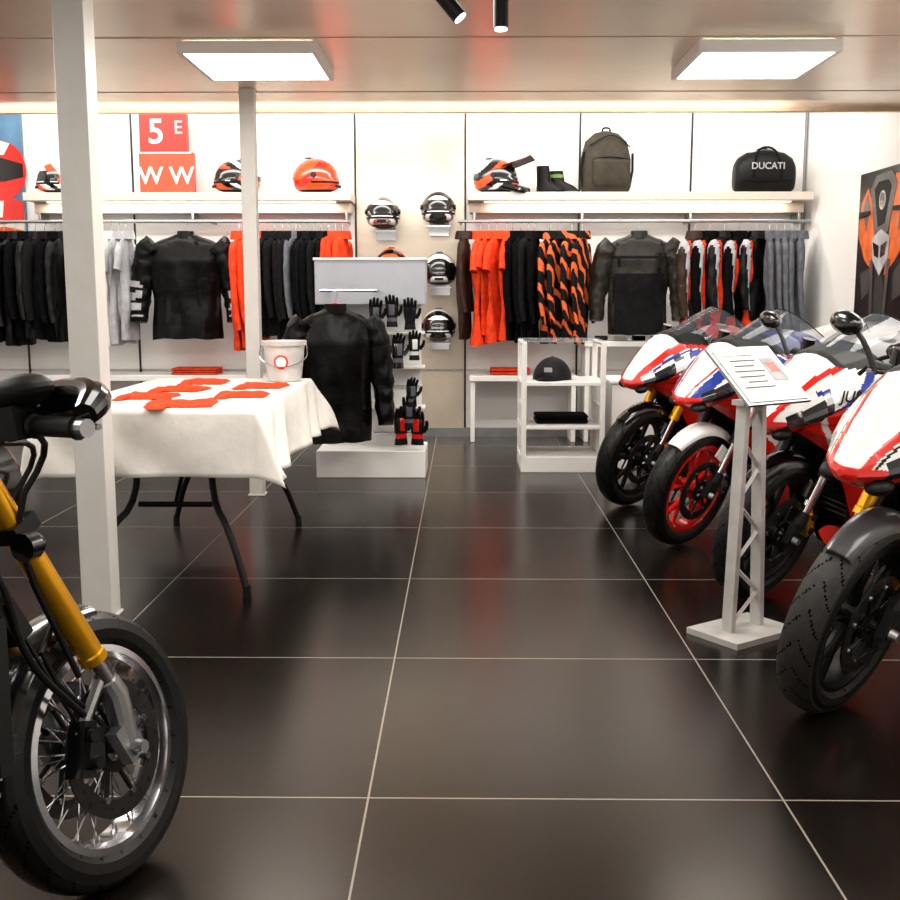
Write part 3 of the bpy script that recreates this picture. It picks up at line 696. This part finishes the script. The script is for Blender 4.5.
def sport(contact,yaw,lean,S_,c,texts=(),steer=14,mirrors=True):
    b=MB(); main,low,nose=c['main'],c['low'],c['nose']
    A,d,top,SM=common(b,c['fork'],c['rim'],frame=c.get('frame',RED),calip=c.get('cal',GOLD),steer=steer,tm=c.get('tm'))
    b.M=SM
    def fen(u,v):
        th=math.radians(50+88*u); w=(v-.5)*2; r=.334-.05*abs(w)**2.4*(.45+.7*u)
        return (A.x+r*math.cos(th),.072*math.sin(w*1.45)*(.6+.5*u if u<.8 else 1),A.z+r*math.sin(th))
    b.grid(fen,24,16,c['fender'])
    b.grid(lambda u,v:[q*1.0-(0.004 if i==2 else 0) for i,q in enumerate(fen(u,v))],20,12,c['fender'])
    for s_ in(-1,1): b.box((A.x-.09,s_*.09,A.z+.19),(.1,.01,.07),c['fender'],rot=(0,-.6,0))
    bars(b,top,d)
    b.M=Matrix.Identity(4)
    def nf(p):
        q=p.x
        if .66<q<.81 and p.z>.772+(.81-q)*.42 and p.z<.815+(.81-q)*.62 and abs(p.y)>.03: return LENS
        if .66<q<.83 and abs(p.z-(.768+(.81-q)*.42))<.006 and abs(p.y)>.03: return BLKG
        if q<.60 and p.z>1.01: return BLKM
        if p.z<.80+.22*(.8-q): return low
        # small sponsor decals on the cowl sides
        if abs(p.y)>.06:
            for (xa,xb,za,zb,mm) in c.get('dec',()):
                if xa<q<xb and za<p.z-.35*(.8-q)<zb: return mm
        for lo,hi,f,mm in nose:
            v=f(p)
            if lo<v<hi: return mm
    rs=[aring(x,z,hw,hh,k=7) for x,z,hw,hh in((.875,.765,.012,.01),(.86,.768,.05,.03),(.82,.785,.10,.062),(.76,.815,.145,.095),(.68,.86,.185,.13),(.58,.905,.215,.15),(.46,.935,.235,.15),(.36,.935,.225,.125))]
    b.loft(rs,main,True,nf,sub=18)
    for s_ in(-1,1):
        b.ell((.80,s_*.078,.742),(.04,.04,.024),BLKM,rot=(0,.3,s_*-.5))
    def ws(u,v):
        w=(v-.5)*2; hw=.14+.05*math.sin(u*2.6); x=.66-.40*u; z=.985+.265*u-.05*u*u
        return (x-.14*w*w,hw*math.sin(w*1.35),z-.14*(1-math.cos(w*1.35)))
    b.grid(ws,12,14,GLS)
    b.tube([ws(0,j/14) for j in range(15)],.005,BLKM,6); b.tube([ws(1,j/14) for j in range(15)],.003,BLKM,6)
    b.box((.42,0,1.04),(.05,.16,.08),BLKM,rot=(0,-.5,0))
    topt=[(-.34,.36),(-.18,.44),(.0,.60),(.10,.74),(.22,.88),(.42,.95),(.62,.90),(.74,.83)]
    bott=[(-.34,.30),(-.24,.17),(.1,.13),(.26,.16),(.34,.30),(.44,.50),(.56,.66),(.74,.76)]
    yt=[(-.34,.13),(-.1,.2),(.1,.235),(.36,.25),(.58,.215),(.74,.14)]
    yv=[(0,.86),(.18,.98),(.3,1.0),(.5,.9),(.54,.84),(.8,.74),(1,.5)]
    def sf(p):
        if .16<p.x<.30 and .50+.5*(p.x-.16)<p.z<.66+.5*(p.x-.16): return BLKM
        if -.02<p.x<.12 and .36<p.z<.42+.5*(p.x): return BLKM
        for lo,hi,f,mm in c['side']:
            v=f(p)
            if lo<v<hi: return mm
    for s_ in(-1,1):
        for inn in(0,.008):
            def fs(u,v):
                x=-.34+1.08*u; zt,zb=interp(topt,x),interp(bott,x); z=zt+(zb-zt)*v
                y=interp(yt,x)*interp(yv,v)-inn
                return (x,s_*y,z)
            b.grid(fs,130,64,main,sf) if not inn else b.grid(fs,40,20,BLKM)
        P=[(.50,.83),(.30,.86),(.06,.70),(.10,.62),(.32,.74),(.46,.76)]
        vs=[(x,s_*(interp(yt,x)+.012),z) for x,z in P]+[(x,s_*(interp(yt,x)-.01),z) for x,z in P]
        n=len(P); b.add(vs,[tuple(range(n)),tuple(range(2*n-1,n-1,-1))]+[(i,n+i,n+(i+1)%n,(i+1)%n) for i in range(n)],c.get('fin') or main)
    b.loft([aring(x,z,hw,hh) for x,z,hw,hh in((.3,.22,.09,.05),(.2,.19,.15,.06),(-.1,.18,.15,.05),(-.32,.24,.09,.04))],low)
    th=((0,1),(.3,.97),(.62,.85),(.8,.55),(1,.2),(1,-.1),(.8,-.6),(.5,-.9),(.25,-.98),(0,-1))
    b.loft([aring(x,z,hw,hh,th) for x,z,hw,hh in((.37,.92,.06,.03),(.34,.93,.13,.09),(.24,.955,.185,.13),(.1,.95,.19,.135),(-.02,.91,.15,.12),(-.13,.85,.08,.08),(-.17,.84,.04,.03))],c['tank'],True,lambda p: low if abs(p.z-.9-.2*p.x)<.018 and abs(p.y)>.1 else None,sub=6)
    b.lathe([(0,.035),(.012,.033),(.014,0)],(.2,0,1.083),'z',ALU,20)
    b.loft([sring(x,z,hw,hh,20,3) for x,z,hw,hh in((-.12,.82,.1,.03),(-.2,.83,.14,.035),(-.36,.86,.14,.04),(-.43,.9,.12,.05))],BLKM)
    b.loft([aring(x,z,hw,hh) for x,z,hw,hh in((-.28,.82,.12,.04),(-.42,.9,.15,.075),(-.55,.97,.13,.07),(-.72,1.03,.09,.045),(-.88,1.09,.03,.015))],main,True,lambda p: low if abs(p.z-.95-(-.6-p.x)*.4)<.02 else None,sub=6)
    b.ell((-.86,0,1.06),(.02,.04,.015),RED)
    if mirrors:
      for s_ in(-1,1):
        P=[Vector((.56,s_*.19,1.0)),Vector((.55,s_*.25,1.07)),Vector((.53,s_*.31,1.10))]
        b.tube(P,.009,BLKM,8,smooth=1); b.ell((.53,s_*.35,1.115),(.028,.07,.038),BLKG,rot=(0,0,s_*.2)); b.ell((.512,s_*.35,1.115),(.016,.062,.032),CHR,rot=(0,0,s_*.2))
    o=place(b,'sport_motorcycle',contact,yaw,lean,S_)
    for tx,sz,m,x,z,tl in texts:
        if x>.45: text(tx,sz,m,o,(x,.238-(x-.5)*.25,z),(math.radians(78),0,math.radians(180-16)),shear=.2)
        else: text(tx,sz,m,o,(x,interp(yt,x)+.016,z),(math.radians(90),math.radians(tl),math.radians(180)),shear=.2)
    return o
Y0=209
ed=lambda p: abs(p.y)-(.05+.28*(.84-p.x))
dg=lambda p: p.z-.75*p.x
cu=lambda p: p.z-.55*p.x-.9*(p.x-.3)**2
sl=lambda p: p.z+.9*(p.x-.6)-.95+.4*abs(p.y)   # sweeping swoosh across the cowl
D1=((.60,.66,.865,.885,BLKG),(.50,.57,.86,.89,BLUE),(.50,.56,.83,.845,BLKG))
D2=((.58,.65,.86,.875,BLKG),(.47,.54,.85,.88,RED),(.47,.56,.82,.835,BLUE))
sport((1.06,6.78),Y0,-9,1.06,dict(main=WHG,low=RED,dec=D1,nose=[(.0,.035,ed,RED),(.04,.05,ed,BLUE),(-.02,.02,sl,RED)],side=[(.50,.53,cu,BLUE),(.40,.42,cu,WHG),(-1,.49,cu,RED)],fork=GOLD,rim=BLKM,fender=BLKG,tank=RED,fin=RED),(('30',.13,WHG,.30,.78,0),('DUCATI',.07,WHG,.08,.28,0)),mirrors=False)
sport((1.17,5.70),Y0+1,-9,1.06,dict(main=WHG,low=RED,dec=D2,nose=[(.01,.05,ed,BLUE),(-.01,.0,ed,RED),(.02,.05,sl,BLUE)],side=[(.50,.56,cu,RED),(.40,.49,cu,BLUE),(.36,.39,cu,WHG),(-1,.35,cu,RED)],fork=STL,rim=RED,fender=WHG,tank=BLUE,cal=ALU),(('7',.15,BLKG,.32,.80,0),('CORSE',.08,WHG,.06,.28,0)),mirrors=False)
sport((1.30,4.68),Y0,-9,1.06,dict(main=WHG,low=RED,dec=((.66,.70,.87,.885,BLUE),),nose=[(-.012,.012,ed,RED),(.0,.03,sl,BLUE)],side=[(.47,.49,cu,BLUE),(.30,.33,cu,WHG),(-1,.46,cu,RED)],fork=STL,rim=BLKM,fender=BLKG,tank=WHG),(('JUPITER',.062,BLKG,.545,.915,0),('JUPITER',.085,BLKG,.28,.79,0),('DUCATI',.08,WHG,.06,.27,0)))
sport((1.20,3.38),Y0+2,-9,1.08,dict(main=WHG,low=RED,dec=((.60,.66,.88,.895,BLKG),(.50,.58,.855,.87,RED)),nose=[(.0,.02,ed,RED),(.024,.03,ed,BLKG)],side=[(.44,.46,dg,BLKG),(.30,.32,dg,WHG),(-1,.43,dg,RED)],fork=GOLD,rim=BLKM,fender=DGREY,tank=WHG,tm=RUBW),(('DUCATI',.08,WHG,.06,.28,0),('21',.09,BLKG,.57,.92,0)))

# left roadster
b=MB()
A,d,top,SM=common(b,GOLD,CHR,spokes='wire',frame=BLKM,calip=BLKG,goldfrom=.16,engine=BLKM,foff=(.015,0,.075),rotor=STL)
for s_ in(-1,1): b.tube([A+Vector((-.03,s_*.09,.05)),A+Vector((-.2,s_*.09,.26)),A+Vector((-.10,s_*.07,.335))],.006,BLKM,8,smooth=1)
b.grid(lambda u,v:(A.x+(.335-.03*abs(2*v-1)**2)*math.cos(math.radians(84+80*u)),.072*math.sin((2*v-1)*1.4),A.z+(.335-.03*abs(2*v-1)**2)*math.sin(math.radians(84+80*u))),20,12,BLKG)
hl=top+Vector((.10,0,-.06))
b.lathe([(-.1,0),(-.09,.05),(-.04,.09),(.03,.1),(.04,.095),(.04,.088)],hl,'x',BLKG,32); b.lathe([(.035,.09),(.05,.05),(.055,0)],hl,'x',LENS,32)
bars(b,top,d,wide=True)
b.lathe([(0,0),(-.005,.06),(.03,.062),(.035,.055),(.035,0)],top+Vector((.03,0,.08)),'z',BLKG,28)
for s_ in(-1,1):
    e=top+Vector((-.10,s_*.47,.015))
    b.tube([e+Vector((0,s_*.02,.02)),e+Vector((.07,s_*.0,.05)),e+Vector((.10,-s_*.1,.06)),e+Vector((.07,-s_*.24,.05)),e+Vector((.05,-s_*.34,.04))],[.022,.034,.040,.036,.03],BLKG,14,smooth=2)
    b.ell(e+Vector((.03,-s_*.14,.085)),(.05,.07,.032),BLKM)
    b.box(e+Vector((.02,-s_*.17,.03)),(.07,.09,.06),BLKM)
    b.tube([e+Vector((.03,-s_*.18,.02)),top+Vector((.12,s_*.22,.0)),top+Vector((.04,s_*.12,-.15)),A+Vector((-.1,s_*.1,.2))],.007,BLKM,8,smooth=2)
    b.tube([e+Vector((.0,-s_*.2,.0)),top+Vector((.15,s_*.16,.0)),top+Vector((.08,s_*.1,-.12)),top+Vector((-.1,s_*.08,-.2))],.006,BLKM,8,smooth=2)
    b.lathe([(0,0),(0,.030),(.03,.03),(.045,.022),(.045,0)],top+Vector((.03,s_*.16,-.2)),'x',BLKG,18)
    b.box(top+Vector((.0,s_*.12,-.34)),(.05,.03,.09),BLKM,rot=(0,-.42,0))
    for zz in(-.16,-.3): b.lathe([(-.02,.028),(-.02,.04),(.02,.04),(.02,.028)],top+Vector((-zz*-.44,s_*.107,zz)),'z',BLKM,20,closedp=True)
    b.tube([top+Vector((-.1,s_*.12,-.1)),top+Vector((-.02,s_*.15,-.25)),top+Vector((.0,s_*.13,-.42)),A+Vector((-.12,s_*.11,.12))],.008,BLKM,8,smooth=2)
b.loft([sring(x,z,hw,hh,28,2.6) for x,z,hw,hh in((.34,.88,.06,.04),(.3,.89,.14,.08),(.15,.91,.17,.11),(0,.9,.17,.11),(-.12,.86,.13,.09),(-.18,.82,.06,.04))],BLKG)
b.loft([sring(x,z,hw,hh,20,3) for x,z,hw,hh in((-.15,.80,.1,.03),(-.25,.8,.15,.045),(-.6,.82,.15,.05),(-.75,.84,.1,.04))],CLBR)
b.grid(lambda u,v:(-.71+.36*math.cos(math.radians(60+100*u)),.1*math.sin((2*v-1)*1.4),.315+.36*math.sin(math.radians(60+100*u))),12,8,BLKG)
place(b,'roadster_motorcycle',(-.80,2.32),70,-11,1.0)

# ============ LIGHTS ============
def area(loc,rot,sx,sy,e,c=(1,.955,.89)):
    l=bpy.data.lights.new('area','AREA'); l.shape='RECTANGLE'; l.size=sx; l.size_y=sy; l.energy=e; l.color=c
    o=bpy.data.objects.new('area_light',l); SC.collection.objects.link(o); o.location=loc; o.rotation_euler=rot
area((-.9,8.7,3.42),(math.radians(38),0,0),7.4,.5,195)  # added wash for the back wall, hidden above the low ceiling's edge
for x in(-2.45,1.55): area((x,9.80,2.12),(math.radians(15),0,0),2.6,.05,14)
area((-.9,7.45,2.50),(math.radians(58),0,0),6.5,.12,52)  # added fill strip aimed at the back wall, no fixture modelled
for x in(-1.12,1.56): area((x,6.12,2.55),(0,0,0),.65,.65,8)
for x in(-2.9,-.3,2.3): area((x,4.7,2.58),(0,0,0),1.0,1.0,58)  # added overhead fill, set where the floor does not mirror it into view
for x in(-2.5,0,2.2): area((x,2.2,2.58),(0,0,0),1.3,1.3,42)  # added overhead fill near the camera for floor and bikes, out of view
w=bpy.data.worlds.new('w'); SC.world=w; w.use_nodes=True
w.node_tree.nodes['Background'].inputs[0].default_value=(1,.95,.89,1); w.node_tree.nodes['Background'].inputs[1].default_value=1.0

cam=bpy.data.cameras.new('cam'); co=bpy.data.objects.new('camera',cam); SC.collection.objects.link(co)
cam.sensor_width=36; cam.lens=43.0; co.location=(0,0,1.35); co.rotation_euler=(math.radians(90-8.36),0,math.radians(.74)); SC.camera=co
SC.view_settings.view_transform='Standard'; SC.view_settings.look='None'; SC.view_settings.exposure=0
